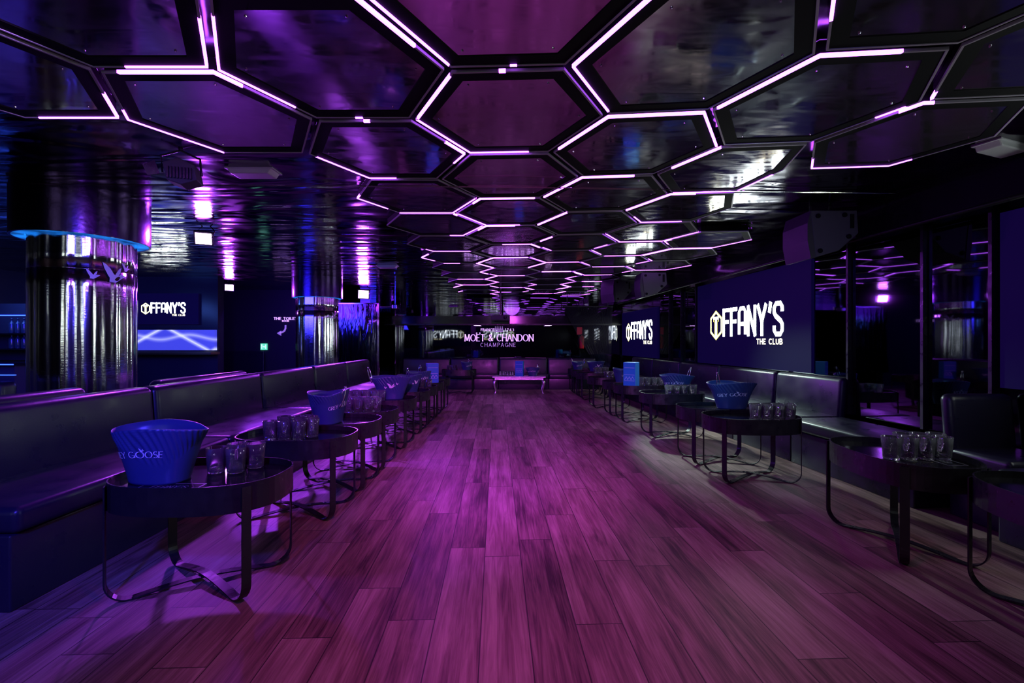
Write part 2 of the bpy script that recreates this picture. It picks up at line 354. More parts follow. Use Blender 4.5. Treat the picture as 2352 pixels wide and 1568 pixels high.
# ------------------------------------------------------------------ the setting
CEIL = 2.68; HEX = 2.60; YB = 13.0
WR = lambda y: 4.12 - .075*y        # right wall, slightly out of parallel
ANG = math.atan(.075)
struct('floor', bxm(-10, 5, -3, YB+.3, -.1, 0), 'wood_floor')
struct('ceiling', bxm(-10, 5, -3, YB+.3, CEIL, CEIL+.1), 'foil_ceiling')
struct('wall_back', bxm(-4.6, 3.6, YB, YB+.2, 0, CEIL), 'mirror_black')
struct('wall_left', bxm(-10, -9.8, -3, YB+.2, 0, CEIL), 'wall_dark')
struct('wall_rear', bxm(-9.8, 4.8, -3.1, -2.9, 0, CEIL), 'wall_dark')
bm = bmesh.new(); prism(bm, [(WR(-3), -3), (WR(-3)+.3, -3), (WR(YB)+.3, YB+.2), (WR(YB), YB+.2)], 0, CEIL); struct('wall_right', bm, 'wall_gloss')
struct('wall_toilet_side', bxm(-9.8, -4.6, 12.2, 12.4, 0, CEIL), 'wall_dark')
struct('wall_bar_side', bxm(-9.8, -6.27, 9.7, 9.9, 0, CEIL), 'wall_dark')
# soffit along the top of the right wall, with its edge rail
bm = bmesh.new(); prism(bm, [(WR(-2.8)-.22, -2.8), (WR(-2.8), -2.8), (WR(12.9), 12.9), (WR(12.9)-.22, 12.9)], 2.36, CEIL); struct('trim_1', bm, 'black_gloss')
# beam over the far wall
struct('trim_2', bxm(-3.6, 3.1, 12.86, 13.0, 1.80, 2.02), 'black_gloss')
struct('trim_3', bxm(-3.6, 3.1, 12.84, 12.86, 1.76, 1.80), 'black_metal')

# ------------------------------------------------------------------ hexagon ceiling
H = 1.3; SL = .417*H; RP = .978; CP = .847; X0 = -.02
lit = {  # (column, near boundary) : {edge: (from, to)}
 (0,-1): {4:(.03,1), 3:(.42,.48)},
 (-1,-.5): {1:(0,.63), 3:(.5,.58), 4:(.25,1), 5:(0,.78)},
 (1,-.5): {5:(0,1), 4:(.05,1), 1:(0,.06)},
 (0,0): {0:(.42,.48), 5:(.03,.95), 4:(0,1), 3:(.25,1)},
 (1,.5): {0:(0,1), 5:(.1,1), 1:(0,1)},
 (2,0): {5:(.05,1), 0:(0,.65), 2:(.1,.36)},
 (3,.5): {5:(.8,1), 0:(0,.1), 4:(0,.4), 3:(0,1), 2:(.75,1)},
 (3,-.5): {4:(0,.16)},
 (2,-1): {4:(.42,1)},
 (-2,-1): {3:(0,.72), 2:(.3,1)},
 (-3,-.5): {3:(0,.85), 2:(.45,1), 1:(0,.32)},
 (-2,0): {0:(.14,1), 5:(0,.25), 4:(0,1), 1:(0,.26)},
 (-1,.5): {0:(.48,.55), 1:(.6,1), 2:(0,.35), 3:(.6,1), 4:(0,.9)},
 (0,1): {}, (2,1): {5:(.25,1), 3:(0,1), 2:(.2,1)},
 (0,2): {0:(0,.92), 5:(.7,1), 4:(0,1), 3:(.3,1)},
 (-1,1.5): {2:(0,1), 4:(.3,1), 3:(0,1), 5:(0,.2)},
 (-1,2.5): {1:(0,.12), 2:(0,1), 3:(0,.3)},
 (1,1.5): {5:(0,1), 0:(0,.75)},
 (2,2): {5:(0,1), 0:(0,.4), 4:(0,.5), 3:(.2,1)},
 (1,2.5): {5:(0,1)}, (0,3): {0:(0,.6), 5:(.6,1)},
 (3,3.5): {3:(0,1), 2:(0,1), 4:(.6,1), 5:(0,.2)},
 (2,3): {3:(0,1), 4:(0,1), 2:(0,1)},
 (3,4.5): {0:(0,1), 4:(0,.4), 5:(0,1)},
 (-1,3.5): {3:(0,1), 4:(0,.3)}, (-1,4.5): {4:(.4,1), 5:(0,.6)}, (3,5.5): {3:(0,1), 2:(0,1), 4:(0,1)},
}
clips = {(2,1): 2.06, (2,2): 2.14}
def shift(x): return -.09*x if x > 0 else 0
def hexpts(cx, y0, inset, clip=None):
    pts = []
    d = RP/2; a = inset
    s_in = SL/2; apo = SL*math.sqrt(3)/2 - a; s = apo/math.sqrt(3)*1.0; R = apo*2/math.sqrt(3)
    for x, y in ((-R/2, -apo), (R/2, -apo), (R, 0), (R/2, apo), (-R/2, apo), (-R, 0)):
        px = cx + x
        if clip and px > clip - inset: px = clip - inset
        pts.append((px, y0 + d + y + shift(cx + x)))
    return pts
colnames = {-3:'leftmost', -2:'second left', -1:'inner left', 0:'central', 1:'inner right', 2:'second right', 3:'rightmost'}
cells = [(c, r) for c in (-2, 0, 2) for r in range(-1, 11) if not (c == -2 and r > 0)] + \
        [(c, r-.5) for c in (-3, -1, 1, 3) for r in range(-1 if c in (-1, 1) else 0, 11)
         if not (c == -3 and r > 0) and not (c == 3 and r-.5 in (1.5, 2.5)) and not (c == 3 and r > 6)]
cells = [k for k in cells if k != (-1, -1.5) and k != (1, -1.5)]
order = {}
for c in range(-3, 4):
    for i, k in enumerate(sorted([k for k in cells if k[0] == c], key=lambda k: k[1])): order[k] = i+1
ordn = ['nearest', 'second', 'third', 'fourth', 'fifth', 'sixth', 'seventh', 'eighth', 'ninth', 'tenth', 'eleventh', 'farthest']
screw_me = None
for (c, r) in cells:
    cx = X0 + c*CP; y0 = 2.18 + .978*r; clip = clips.get((c, r))
    L = lit.get((c, r))
    if L is None:
        L = {}
        for e in random.sample(range(6), random.choice((2, 2, 3, 3))):
            a = random.choice((0, 0, .3)); L[e] = (a, random.choice((1, 1, a + .5)))
    wq = 'short lit tubes' if sum(b2-a for a, b2 in L.values()) < 1.3 else 'long lit tubes'
    if not L: wq = 'unlit tubes'
    nm = ordn[order[(c, r)]-1]
    t = thing('hexagonal_ceiling_light', f'mirrored hexagon ceiling light with {wq}, {nm} from camera in {colnames[c]} row', 'ceiling light',
              (cx, y0 + RP/2, HEX), group='hexagon lights covering the ceiling')
    off = Vector((cx, y0 + RP/2))
    def loc(pts): return [(x-off.x, y-off.y) for x, y in pts]
    ip = loc(hexpts(cx, y0, .078, clip)); op = loc(hexpts(cx, y0, .0, clip)); tp = loc(hexpts(cx, y0, .0095, clip))
    bm = bmesh.new(); prism(bm, ip, .006, .06); mp_ = obj('mirror_panel', bm, 'mirror_panel', t)
    bm = bmesh.new()
    for i in range(6):
        j = (i+1) % 6
        for za, zb, A, B in ((.0, .0, ip, tp),):
            bm.faces.new([bm.verts.new(p) for p in ((*A[i], .002), (*A[j], .002), (*B[j], .002), (*B[i], .002))])
        bm.faces.new([bm.verts.new(p) for p in ((*ip[i], .002), (*ip[j], .002), (*ip[j], .03), (*ip[i], .03))])
        bm.faces.new([bm.verts.new(p) for p in ((*tp[i], .002), (*tp[j], .002), (*tp[j], .078), (*tp[i], .078))])
    bmesh.ops.remove_doubles(bm, verts=bm.verts, dist=.0005); obj('casing', bm, 'black_matte', t)
    bm = bmesh.new()
    def bar(bm, A, B, a, b2, grow=0):
        pA = [Vector(A[0]), Vector(A[1])]; pB = [Vector(B[0]), Vector(B[1])]
        q = [pA[0].lerp(pA[1], a), pA[0].lerp(pA[1], b2), pB[0].lerp(pB[1], b2), pB[0].lerp(pB[1], a)]
        prism(bm, [(v2.x, v2.y) for v2 in q], -.002-grow, .012)
    for i in range(6): bar(bm, (op[i], op[(i+1)%6]), (tp[i], tp[(i+1)%6]), 0, 1)
    obj('tube_channel', bm, 'tube_off', t)
    for e, (a, b2) in sorted(L.items()):
        i, j = e, (e+1) % 6
        bm = bmesh.new()
        o2 = loc(hexpts(cx, y0, -.0012, clip)); t2 = loc(hexpts(cx, y0, .0108, clip))
        bar(bm, (o2[i], o2[j]), (t2[i], t2[j]), a, b2, .0015)
        obj('light_tube', bm, 'tube_on', t)
    if r <= 1.5:
        for i in range(6):
            p = Vector(ip[i])*.9
            if screw_me is None:
                bm = bmesh.new(); bmesh.ops.create_uvsphere(bm, u_segments=8, v_segments=6, radius=.0055)
                o = obj('screw', bm, 'chrome', mp_, (p.x, p.y, .005)); screw_me = o.data
            else: link('screw', screw_me, None, mp_, (p.x, p.y, .005))

# ------------------------------------------------------------------ banquettes
def rbox_obj(name, a, m, parent, bev): 
    return obj(name, bxm(*a), m, parent, bev=bev, seg=4)
def banquette(label, x, y, rz, width, depth=.64, seat_h=.5, back_h=.92, group=None, back=True, backth=.16):
    """local frame: x along the seat, +y from front edge towards the back"""
    t = thing('banquette_sofa', label, 'sofa', (x, y, 0), rz, group)
    g = .006
    rbox_obj('base', (g, width-g, .03, depth, 0, seat_h-.13), 'leather', t, .01)
    o = rbox_obj('seat', (g, width-g, 0, depth, seat_h-.128, seat_h), 'leather', t, .035)
    if back:
        bm = bxm(g, width-g, depth-.03, depth-.03+backth, seat_h-.06, back_h)
        for v2 in bm.verts:
            if v2.co.z > back_h-.01: v2.co.y += .035
        o = obj('backrest', bm, 'leather', t, bev=.05, seg=5)
    for ch in t.children:
        for p in ch.data.polygons: p.use_smooth = True
    return t
# left row: faces +X.  local x -> +Y?  rotate so that local +y = -X
LX = -2.37
yb = [2.17, 3.84, 5.49, 6.95, 8.30, 9.65]
names = ['nearest the camera', 'second from the camera', 'third from the camera, level with the birds bucket',
         'fourth from the camera', 'farthest, before the silver column']
for i in range(5):
    banquette(f'black leather banquette along the left side, {names[i]}', LX, yb[i], PI/2, yb[i+1]-yb[i], group='banquettes along the left side')
# row backing onto it
banquette('black banquette backing onto the nearest left one, rounded violet-edged top', -3.96, 3.46, -PI/2, 1.4, depth=.62, back_h=.955, backth=.13, group='banquettes facing the bar')
banquette('black banquette backing onto the second left one, top seen just above it', -3.72, 5.55, -PI/2, 1.4, depth=.38, back_h=.945, backth=.13, group='banquettes facing the bar')
banquette('long black banquette with a straight violet-edged top in front of the large silver column', -6.6, 3.02, 0, 2.5, depth=.62, back_h=.975, group='banquettes facing the bar')
# right row: faces -X, follows the slanted wall
RF = lambda y: 3.36 - .075*y
ry = [1.5, 2.97, 4.93, 6.05, 7.50, 8.95, 10.35, 11.75]
rl = ['nearest on the right beside the two near tables', 'backless stretch under the dark mirror panels', 'under the near end of the large logo screen',
      'under the middle of the large logo screen', 'under the far end of the large logo screen', 'under the mirror panels between the two logo screens', 'under the distant logo screen']
for i in range(7):
    y1, y2 = ry[i+1], ry[i] + (.56 if i == 1 else 0)
    banquette(f'black leather banquette on the right, {rl[i]}', RF(y1), y1, -PI/2+ANG, (y1-y2)/math.cos(ANG), depth=.62, seat_h=.48, back_h=.90, back=(i != 1), backth=.10, group='banquettes along the right wall')
banquette('dark banquette back facing the camera in the corner at the right edge', 3.30, 3.02, 0, .52, depth=.42, seat_h=.50, back_h=.90, backth=.1)
# back row
xb = [-3.1, -1.74, -.37, 1.0, 2.37]
bl = ['left of the small corner table', 'behind the small corner table', 'behind the silver console table, chrome edged', 'right of the silver console table']
for i in range(4):
    t = banquette(f'black leather banquette at the far wall, {bl[i]}', xb[i], 12.32, 0, xb[i+1]-xb[i], depth=.5, seat_h=.42, back_h=.83, backth=.13, group='banquettes along the far wall')
    if i == 2:
        obj('top_trim', bxm(.02, .42, .60, .61, .832, .845), 'chrome', t); obj('top_trim', bxm(.75, 1.34, .60, .61, .832, .845), 'chrome', t)

# ------------------------------------------------------------------ side tables
def superell(a, b2, nexp=2.6, k=56):
    r = []
    for i in range(k):
        t0 = 2*PI*i/k; c0, s0 = math.cos(t0), math.sin(t0)
        r.append((a*math.copysign(abs(c0)**(2/nexp), c0), b2*math.copysign(abs(s0)**(2/nexp), s0)))
    return r
TOP = .565
def make_table():
    t = thing('tray_table', '', 'table')
    o1 = superell(.43, .30); i1 = superell(.424, .294)
    bm = bmesh.new(); k = len(o1)
    rings = [[bm.verts.new((x, y, z)) for x, y in P] for P, z in ((o1,.46),(o1,.60),(i1,.60),(i1,.46))]
    for a in range(4):
        A, B = rings[a], rings[(a+1)%4]
        for i in range(k): bm.faces.new((A[i], A[(i+1)%k], B[(i+1)%k], B[i]))
    o = obj('rim', bm, 'black_metal', t, smooth=False)
    bm = bmesh.new(); prism(bm, superell(.423, .293), TOP-.012, TOP); obj('tray', bm, 'black_gloss', t)
    for s, zc in ((1, .034), (-1, .045)):
        dx, dy = .345, .222*s; L = math.hypot(dx, dy); ux, uy = dx/L, dy/L; rr = .10; path = []
        def P(q, z): path.append((ux*q, uy*q, z))
        P(-L-.006, .585); P(-L-.006, rr+.006)
        for a in range(1, 8):
            an = PI/2*a/8; P(-L-.006 + rr*(1-math.cos(an)), .006+rr*(1-math.sin(an)))
        P(-L+rr, .006); [P(q_, .006 + (zc-.006)*(math.cos(PI*q_/.40)*.5+.5)) for q_ in (-.24,-.18,-.12,-.06,0,.06,.12,.18,.24)]; P(L-rr, .006)
        for a in range(7, 0, -1):
            an = PI/2*a/8; P(L+.006 - rr*(1-math.cos(an)), .006+rr*(1-math.sin(an)))
        P(L+.006, rr+.006); P(L+.006, .585)
        bm = bmesh.new(); ribbon(bm, path, (-uy, ux, 0), .045, .007); obj('leg_strap', bm, 'black_metal', t)
    bm = bmesh.new()
    fn = lambda u2, v2, d: (u2-.19, v2-.20, TOP+.0008)
    lettering(bm, "FFANY'S", .034, lambda a_, b_, d: fn(a_+.03, b_+.012, d), .12, .10, .30, face=1)
    for A, B in (((-.03,-.03),(.27,-.03)),((.27,-.03),(.27,.085)),((.27,.085),(-.03,.085)),((-.03,.085),(-.03,-.03))):
        a = Vector(A); b3 = Vector(B); d = (b3-a).normalized(); q = Vector((-d.y, d.x))*.0025
        bm.faces.new([bm.verts.new(fn(p.x, p.y, 0)) for p in (a-q, b3-q, b3+q, a+q)])
    obj('printed_logo', bm, 'print_grey', next(c_ for c_ in t.children if c_.name.startswith('tray')))
    return t
T0 = make_table(); first = [True]
def table(x, y, rz, label, group):
    t = T0 if first[0] else copy_tree(T0); first[0] = False
    relabel(t, label, (x, y, 0), rz, group); return t
LT = [(-1.66, 2.47), (-1.64, 3.50), (-1.63, 4.13), (-1.63, 4.76), (-1.63, 5.68), (-1.62, 6.56), (-1.62, 7.20), (-1.62, 7.95), (-1.62, 8.75)]
ll = ['nearest of the left row, holding the large logo bucket', 'second of the left row, holding only glasses', 'third of the left row, with the narrow-sided bucket',
      'fourth of the left row, crowded with glasses', 'fifth of the left row, with the birds bucket', 'sixth of the left row, with a small bucket lit violet',
      'seventh of the left row, glasses in front of a bucket', 'eighth of the left row, under the tall blue carton', 'last of the left row, mostly hidden']
for (x, y), s in zip(LT, ll): table(x, y, 0, 'black oval tray table, ' + s, 'tray tables along the left banquettes')
RT = [(2.62, 2.04, 1.50, 'nearest on the right, cut by the picture edge'), (2.49, 2.93, 1.50, 'near right, with tumblers by the dark banquette'),
      (2.28, 4.36, .0, 'third on the right, with glasses over the lit floor'), (2.25, 4.98, .0, 'fourth on the right, holding a blue ribbed bucket'),
      (2.21, 6.32, .0, 'fifth on the right, glasses before a bucket'), (2.11, 7.48, .0, 'sixth on the right, under the two-tone blue carton'),
      (2.05, 8.12, .0, 'seventh on the right, half behind the carton table'), (1.93, 9.05, .0, 'eighth on the right, with a small glass cluster'),
      (1.90, 10.32, .0, 'ninth on the right, before the hanging string curtain'), (1.88, 10.98, .0, 'tenth on the right, under the far bird bucket'),
      (1.86, 11.64, .0, 'last on the right, at the far corner')]
for x, y, a, s in RT: table(x, y, a, 'black oval tray table, ' + s, 'tray tables along the right banquettes')
table(-1.33, 11.45, 0, 'small black tray table alone in front of the far wall, left of the silver console', None)

# ------------------------------------------------------------------ glasses
bm = bmesh.new()
lathe(bm, [(0,0),(.040,0),(.043,.004),(.052,.14),(.0505,.1415),(.049,.14),(.0415,.020),(.034,.013),(0,.012)], 28)
G0 = obj('highball_glass', bm, 'glass', smooth=True); G0['category'] = 'glass'; gfirst = [True]
rown = {1: [''], 2: ['front row', 'back row'], 3: ['front row', 'middle row', 'back row']}
def ordinal(i, n_):
    if n_ == 1: return 'only one'
    if i == 0: return 'leftmost'
    if i == n_-1: return 'rightmost'
    return {1:'second', 2:'third', 3:'fourth'}[i] + ' from the left'
def glasses(cx, cy, nx, ny, where, z=TOP, drop=(), sp=.108, sc=1.0, rz=0):
    for j in range(ny):
        for i in range(nx):
            if (i, j) in drop: continue
            g = G0 if gfirst[0] else G0.copy()
            if not gfirst[0]: C.objects.link(g)
            gfirst[0] = False
            dx = (i-(nx-1)/2 + (.25 if j % 2 else -.25)*(ny > 1))*sp + random.uniform(-.001, .001); dy = (j-(ny-1)/2)*sp*.97
            g.location = (cx + dx*math.cos(rz) - dy*math.sin(rz), cy + dx*math.sin(rz) + dy*math.cos(rz), z + .0004)
            g.scale = (sc, sc, sc)
            rn = rown[ny][j]
            tag(g, f'clear highball glass {where}, ' + (rn + ', ' if rn else '') + ordinal(i, nx), 'glass', 'glasses ' + where)
glasses(-1.58, 2.61, 2, 2, 'beside the large bucket on nearest left table', drop=())
glasses(-1.68, 3.52, 3, 3, 'on the second left table')
glasses(-1.56, 4.80, 3, 3, 'on the fourth left table', sp=.106)
glasses(-1.78, 5.51, 4, 2, 'before the birds bucket', sp=.106)
glasses(-1.46, 7.10, 4, 1, 'on the seventh left table')
glasses(-1.50, 11.42, 2, 2, 'on the small far-left table')
glasses(2.46, 4.30, 4, 2, 'on the third right table')
glasses(2.56, 2.90, 4, 2, 'on the near right table', sp=.107, drop=((0,1),))
glasses(2.30, 6.20, 4, 2, 'on the fifth right table', sp=.106)
glasses(2.30, 7.50, 4, 2, 'right of the two-tone carton', sp=.106)
glasses(2.00, 9.05, 3, 2, 'on the eighth right table', sp=.106)
glasses(2.02, 10.32, 3, 2, 'on the ninth right table', sp=.106)
glasses(2.02, 11.52, 1, 1, 'on the last right table')

# ------------------------------------------------------------------ ice buckets
BA = (.150, .100); BT = (.232, .140); BH = .255
def rim_z(th): return BH + .038*abs(math.sin(th))**1.6 + .020*math.cos(th)**6 - .012*math.sin(2*th)
def bsurf(th, q, out=0):
    """q 0..1 up the side at angle th"""
    z = q*rim_z(th); k = z/BH
    a = BA[0] + (BT[0]-BA[0])*k**1.15; b2 = BA[1] + (BT[1]-BA[1])*k**1.1
    fl = .022*max(0, abs(math.cos(th)))**8*max(0, q-.7)/.3
    a += fl + out; b2 += out
    c0, s0 = math.cos(th), math.sin(th); ne = 2.3
    return (a*math.copysign(abs(c0)**(2/ne), c0), b2*math.copysign(abs(s0)**(2/ne), s0), z)
def rib(th, q):
    f = .56 + .22*math.sin(th*2+.6)
    if q < f or q > .985: return 0
    return .0042*math.sin((th*40 + q*30))*min(1, (q-f)*12)
def make_bucket(style):
    t = thing('ice_bucket', '', 'ice bucket')
    bm = bmesh.new(); NT, NQ = 300, 26; R1 = []
    for qi in range(NQ+1):
        q = qi/NQ
        R1.append([bm.verts.new(bsurf(2*PI*k/NT, q, rib(2*PI*k/NT, q))) for k in range(NT)])
    R2 = []
    for qi in range(8, -1, -1):
        q = .03 + .97*qi/8
        R2.append([bm.verts.new(bsurf(2*PI*k/NT, q, -.005)) for k in range(NT)])
    seq = R1 + R2
    for A, B in zip(seq, seq[1:]):
        for k in range(NT): bm.faces.new((A[k], A[(k+1)%NT], B[(k+1)%NT], B[k]))
    bm.faces.new(R1[0][::-1]); bm.faces.new(R2[-1])
    body_ = obj('body', bm, 'bucket_blue', t, smooth=True)
    def on(th0, qc, per=.17):
        def fn(u2, v2, d):
            th = th0 + u2/per; q = qc + v2/.27
            x, y, z = bsurf(th, q, .0035); return (x, y, z)
        return fn
    for th0, nm in ((-PI/2, 1), (PI/2, 1)):
        bm = bmesh.new()
        if style == 'word':
            s = 'GREY GOOSE'; h = .030; wtot = text_width(s, .22)*h
            f0 = on(th0, .50); lettering(bm, s, h, lambda u2, v2, d: f0(u2-wtot/2-.03, v2, d), .17, .06, .22, serif=.12)
            geese(bm, .018, lambda u2, v2, d: f0(u2+.012, v2+.036, d), ((0,0,1),))
            obj('lettering', bm, 'print_white', body_)
        else:
            f0 = on(th0, .60); geese(bm, .06, lambda u2, v2, d: f0(u2, v2, d)); obj('bird_print', bm, 'print_white', body_)
    bm = bmesh.new()
    return t
BW = make_bucket('word'); BB = make_bucket('birds'); bfirst = {'word': True, 'birds': True}
def bucket(x, y, rz, label, style='word', z=TOP, sc=1.0):
    src = BW if style == 'word' else BB
    t = src if bfirst[style] else copy_tree(src); bfirst[style] = False
    relabel(t, label, (x, y, z+.0004), rz, 'blue ice buckets on the tables'); t.scale = (sc, sc, sc); return t
bucket(-1.87, 2.42, -.14, 'large deep blue ribbed ice bucket on the nearest left table, white lettering')
bucket(-1.66, 4.13, 1.50, 'blue ice bucket seen end-on with two horns, on the third left table')
bucket(-1.55, 5.84, .15, 'blue ribbed bucket with three white birds on the fifth left table', 'birds')
bucket(-1.48, 6.56, 1.1, 'violet-lit blue bucket on the sixth left table, just past the birds bucket', 'birds', sc=.88)
bucket(-1.50, 7.36, .9, 'dark blue bucket behind the glasses on the seventh left table', sc=.88)
bucket(-1.14, 11.45, 1.2, 'dark blue bucket on the small far-left table', sc=.80)
bucket(2.42, 5.02, -.15, 'teal-blue ribbed bucket with white lettering on the fourth right table')
bucket(2.34, 6.46, -.55, 'blue ribbed bucket behind the glasses on the fifth right table', sc=.92)
bucket(1.97, 8.16, .9, 'blue bucket peeping out left of the two-tone carton, right row', sc=.9)
bucket(2.02, 10.98, .3, 'violet-lit blue bucket with white birds in front of the string curtain', 'birds', sc=.9)
bucket(1.68, 11.62, .8, 'small dark blue bucket on the last right table, tongs at both sides', sc=.8)
bucket(.52, 11.45, -.2, 'small dark blue bucket on the silver console table', z=.437, sc=.72)
# ice tongs
bm = bmesh.new()
for s in (-1, 1):
    tube(bm, [(s*.004, 0, .0), (s*.014, 0, .06), (s*.016, 0, .12), (s*.012, 0, .17), (s*.002, 0, .19)], .0045, 8)
bmesh.ops.create_uvsphere(bm, u_segments=10, v_segments=8, radius=.011, matrix=Matrix.Translation((0, 0, .195)))
K0 = obj('ice_tongs', bm, 'chrome', smooth=True); kf = [True]
def tongs(x, y, z, rx, ry_, label, sc=1):
    k = K0 if kf[0] else K0.copy()
    if not kf[0]: C.objects.link(k)
    kf[0] = False; k.location = (x, y, z); k.rotation_euler = (rx, ry_, 0); k.scale = (sc,)*3
    tag(k, label, 'tongs', 'chrome ice tongs in the buckets')
for a in ((-1.55, 4.07, .70, -.1, .28, 'chrome tongs leaning out of the end-on bucket, third left table'),
          (-1.76, 5.72, .78, 0, -.25, 'chrome tongs left of the three-bird bucket, fifth left table'),
          (-1.50, 6.52, .72, .1, .05, 'chrome tongs upright in the violet-lit bucket, sixth left table'),
          (-1.50, 7.34, .72, 0, .10, 'chrome tongs in the dark bucket, seventh left table'),
          (2.28, 5.00, .76, 0, -.12, 'chrome tongs at the left of the teal-blue bucket, fourth right table'),
          (2.46, 6.42, .74, 0, .32, 'pinkish chrome tongs sticking up right from the bucket, fifth right table'),
          (-1.04, 11.40, .66, 0, -.25, 'chrome tongs beside the bucket on the small far-left table'),
          (.66, 11.38, .52, 0, -.15, 'chrome tongs beside the bucket on the silver console'),
          (1.56, 11.60, .66, 0, -.2, 'chrome tongs left of the small bucket, last right table'),
          (1.80, 11.58, .66, 0, .2, 'chrome tongs right of the small bucket, last right table')): tongs(*a)
# blue cartons
def carton(x, y, rz, label, z=TOP, wd=.17, dp=.13, h=.40, slot=True):
    t = thing('blue_carton', label, 'carton', (x, y, z), rz, 'blue drink cartons')
    obj('box_body', bxm(-wd/2, wd/2, -dp/2, dp/2, 0, h), 'carton_blue', t, bev=.003)
    bm = bmesh.new()
    for zz in (.26*h, .50*h, .78*h):
        box(bm, -wd*.42, wd*.42, -dp/2-.0012, -dp/2-.0004, zz, zz+.003)
    for k in range(3):
        a = Vector((-wd*.4 + k*wd*.26, .30*h)); b3 = Vector((a.x + wd*.15, .43*h)); c3 = Vector((b3.x + wd*.15, .30*h))
        for p, q in ((a, b3), (b3, c3)):
            d = (q-p).normalized(); nn = Vector((-d.y, d.x))*.0018
            bm.faces.new([bm.verts.new((v2.x, -dp/2-.001, v2.y)) for v2 in (p-nn, q-nn, q+nn, p+nn)])
    obj('line_print', bm, 'print_lilac', t)
    if slot: obj('bottle_window', bxm(-wd/2-.003, -wd/2+.001, -dp*.28, dp*.28, h*.12, h*.85), 'carton_dark', t)
    return t
carton(-1.40, 7.98, .35, 'tall blue carton with mountain line print standing on the eighth left table', wd=.20, dp=.15, h=.355)
carton(1.93, 7.36, -.62, 'tall two-tone blue carton standing folded at its edge on the sixth right table', wd=.20, dp=.18, h=.40, slot=False)
carton(.19, 11.42, -.25, 'blue carton with a dark bottle window on the silver console table', z=.437, wd=.20, dp=.12, h=.375)
# ------------------------------------------------------------------ silver console with cabriole legs
t = thing('console_table', 'silver low console table with curved cabriole legs before the far banquette', 'table', (.175, 11.45, 0))
obj('table_top', bxm(-.66, .66, -.24, .24, .405, .436), 'silver_leaf', t, bev=.008)
obj('apron', bxm(-.61, .61, -.20, .20, .345, .404), 'silver_leaf', t, bev=.01)
for sx_ in (-1, 1):
    for sy_ in (-1, 1):
        bm = bmesh.new(); prof = [(.0,.345,.040),(.022,.30,.042),(.030,.25,.036),(.020,.18,.028),(.004,.11,.021),(-.006,.06,.017),(.008,.02,.020),(.020,.0,.024)]
        rings = []
        for o_, z_, r_ in prof:
            cx_, cy_ = sx_*(.585+o_), sy_*(.175+o_*.6)
            rings.append([bm.verts.new((cx_+r_*math.cos(2*PI*k/12), cy_+r_*math.sin(2*PI*k/12), z_)) for k in range(12)])
        for A, B in zip(rings, rings[1:]):
            for k in range(12): bm.faces.new((A[k], A[(k+1)%12], B[(k+1)%12], B[k]))
        bm.faces.new(rings[0]); bm.faces.new(rings[-1][::-1])
        obj('leg', bm, 'silver_leaf', t, smooth=True)
glasses(-.14, 11.45, 4, 2, 'on the silver console', z=.437, sp=.085, sc=.8)

# ------------------------------------------------------------------ screens with the club's sign
def club_logo(bm_white, bm_yel, bm_cream, W, fn):
    k = W/1.93
    # hexagon outline
    cx, cy, rx, ry_ = .215*k, .275*k, .19*k, .255*k
    ring = [(cx, cy+ry_), (cx+rx, cy+ry_*.5), (cx+rx, cy-ry_*.5), (cx, cy-ry_), (cx-rx, cy-ry_*.5), (cx-rx, cy+ry_*.5)]
    def ringmesh(bm, s1, s2, d):
        for i in range(6):
            j = (i+1) % 6; P = []
            for s, idx in ((s1, i), (s1, j), (s2, j), (s2, i)):
                P.append((cx + (ring[idx][0]-cx)*s, cy + (ring[idx][1]-cy)*s))
            bm.faces.new([bm.verts.new(fn(u2, v2, d)) for u2, v2 in P])
    ringmesh(bm_white, .93, .84, .001); ringmesh(bm_yel, 1.0, .93, .001); ringmesh(bm_yel, .84, .79, .001)
    def rect(bm, x0, x1, y0, y1, d=.001): bm.faces.new([bm.verts.new(fn(u2, v2, d)) for u2, v2 in ((x0,y0),(x1,y0),(x1,y1),(x0,y1))])
    rect(bm_white, cx-.085*k, cx+.085*k, cy+.10*k, cy+.145*k)
    rect(bm_yel, cx-.085*k, cx-.06*k, cy+.06*k, cy+.10*k); rect(bm_yel, cx+.06*k, cx+.085*k, cy+.06*k, cy+.10*k)
    rect(bm_white, cx-.026*k, cx+.026*k, cy-.19*k, cy+.10*k); rect(bm_yel, cx-.045*k, cx-.026*k, cy-.19*k, cy+.06*k); rect(bm_yel, cx+.026*k, cx+.045*k, cy-.19*k, cy+.06*k)
    h = .40*k; word = "FFANY'S"; nat = text_width(word, .26, 1)
    sc = (1.45*k/h)/nat
    lettering(bm_white, word, h, lambda u2, v2, d: fn(.46*k + u2*sc, .11*k + v2, .001), .21, .15, .26, face=1)
    h2 = .07*k; w2 = text_width('THE CLUB', .42)*h2
    lettering(bm_cream, 'THE CLUB', h2, lambda u2, v2, d: fn(1.91*k - w2 + u2, -.035*k + v2, .001), .24, .20, .42)
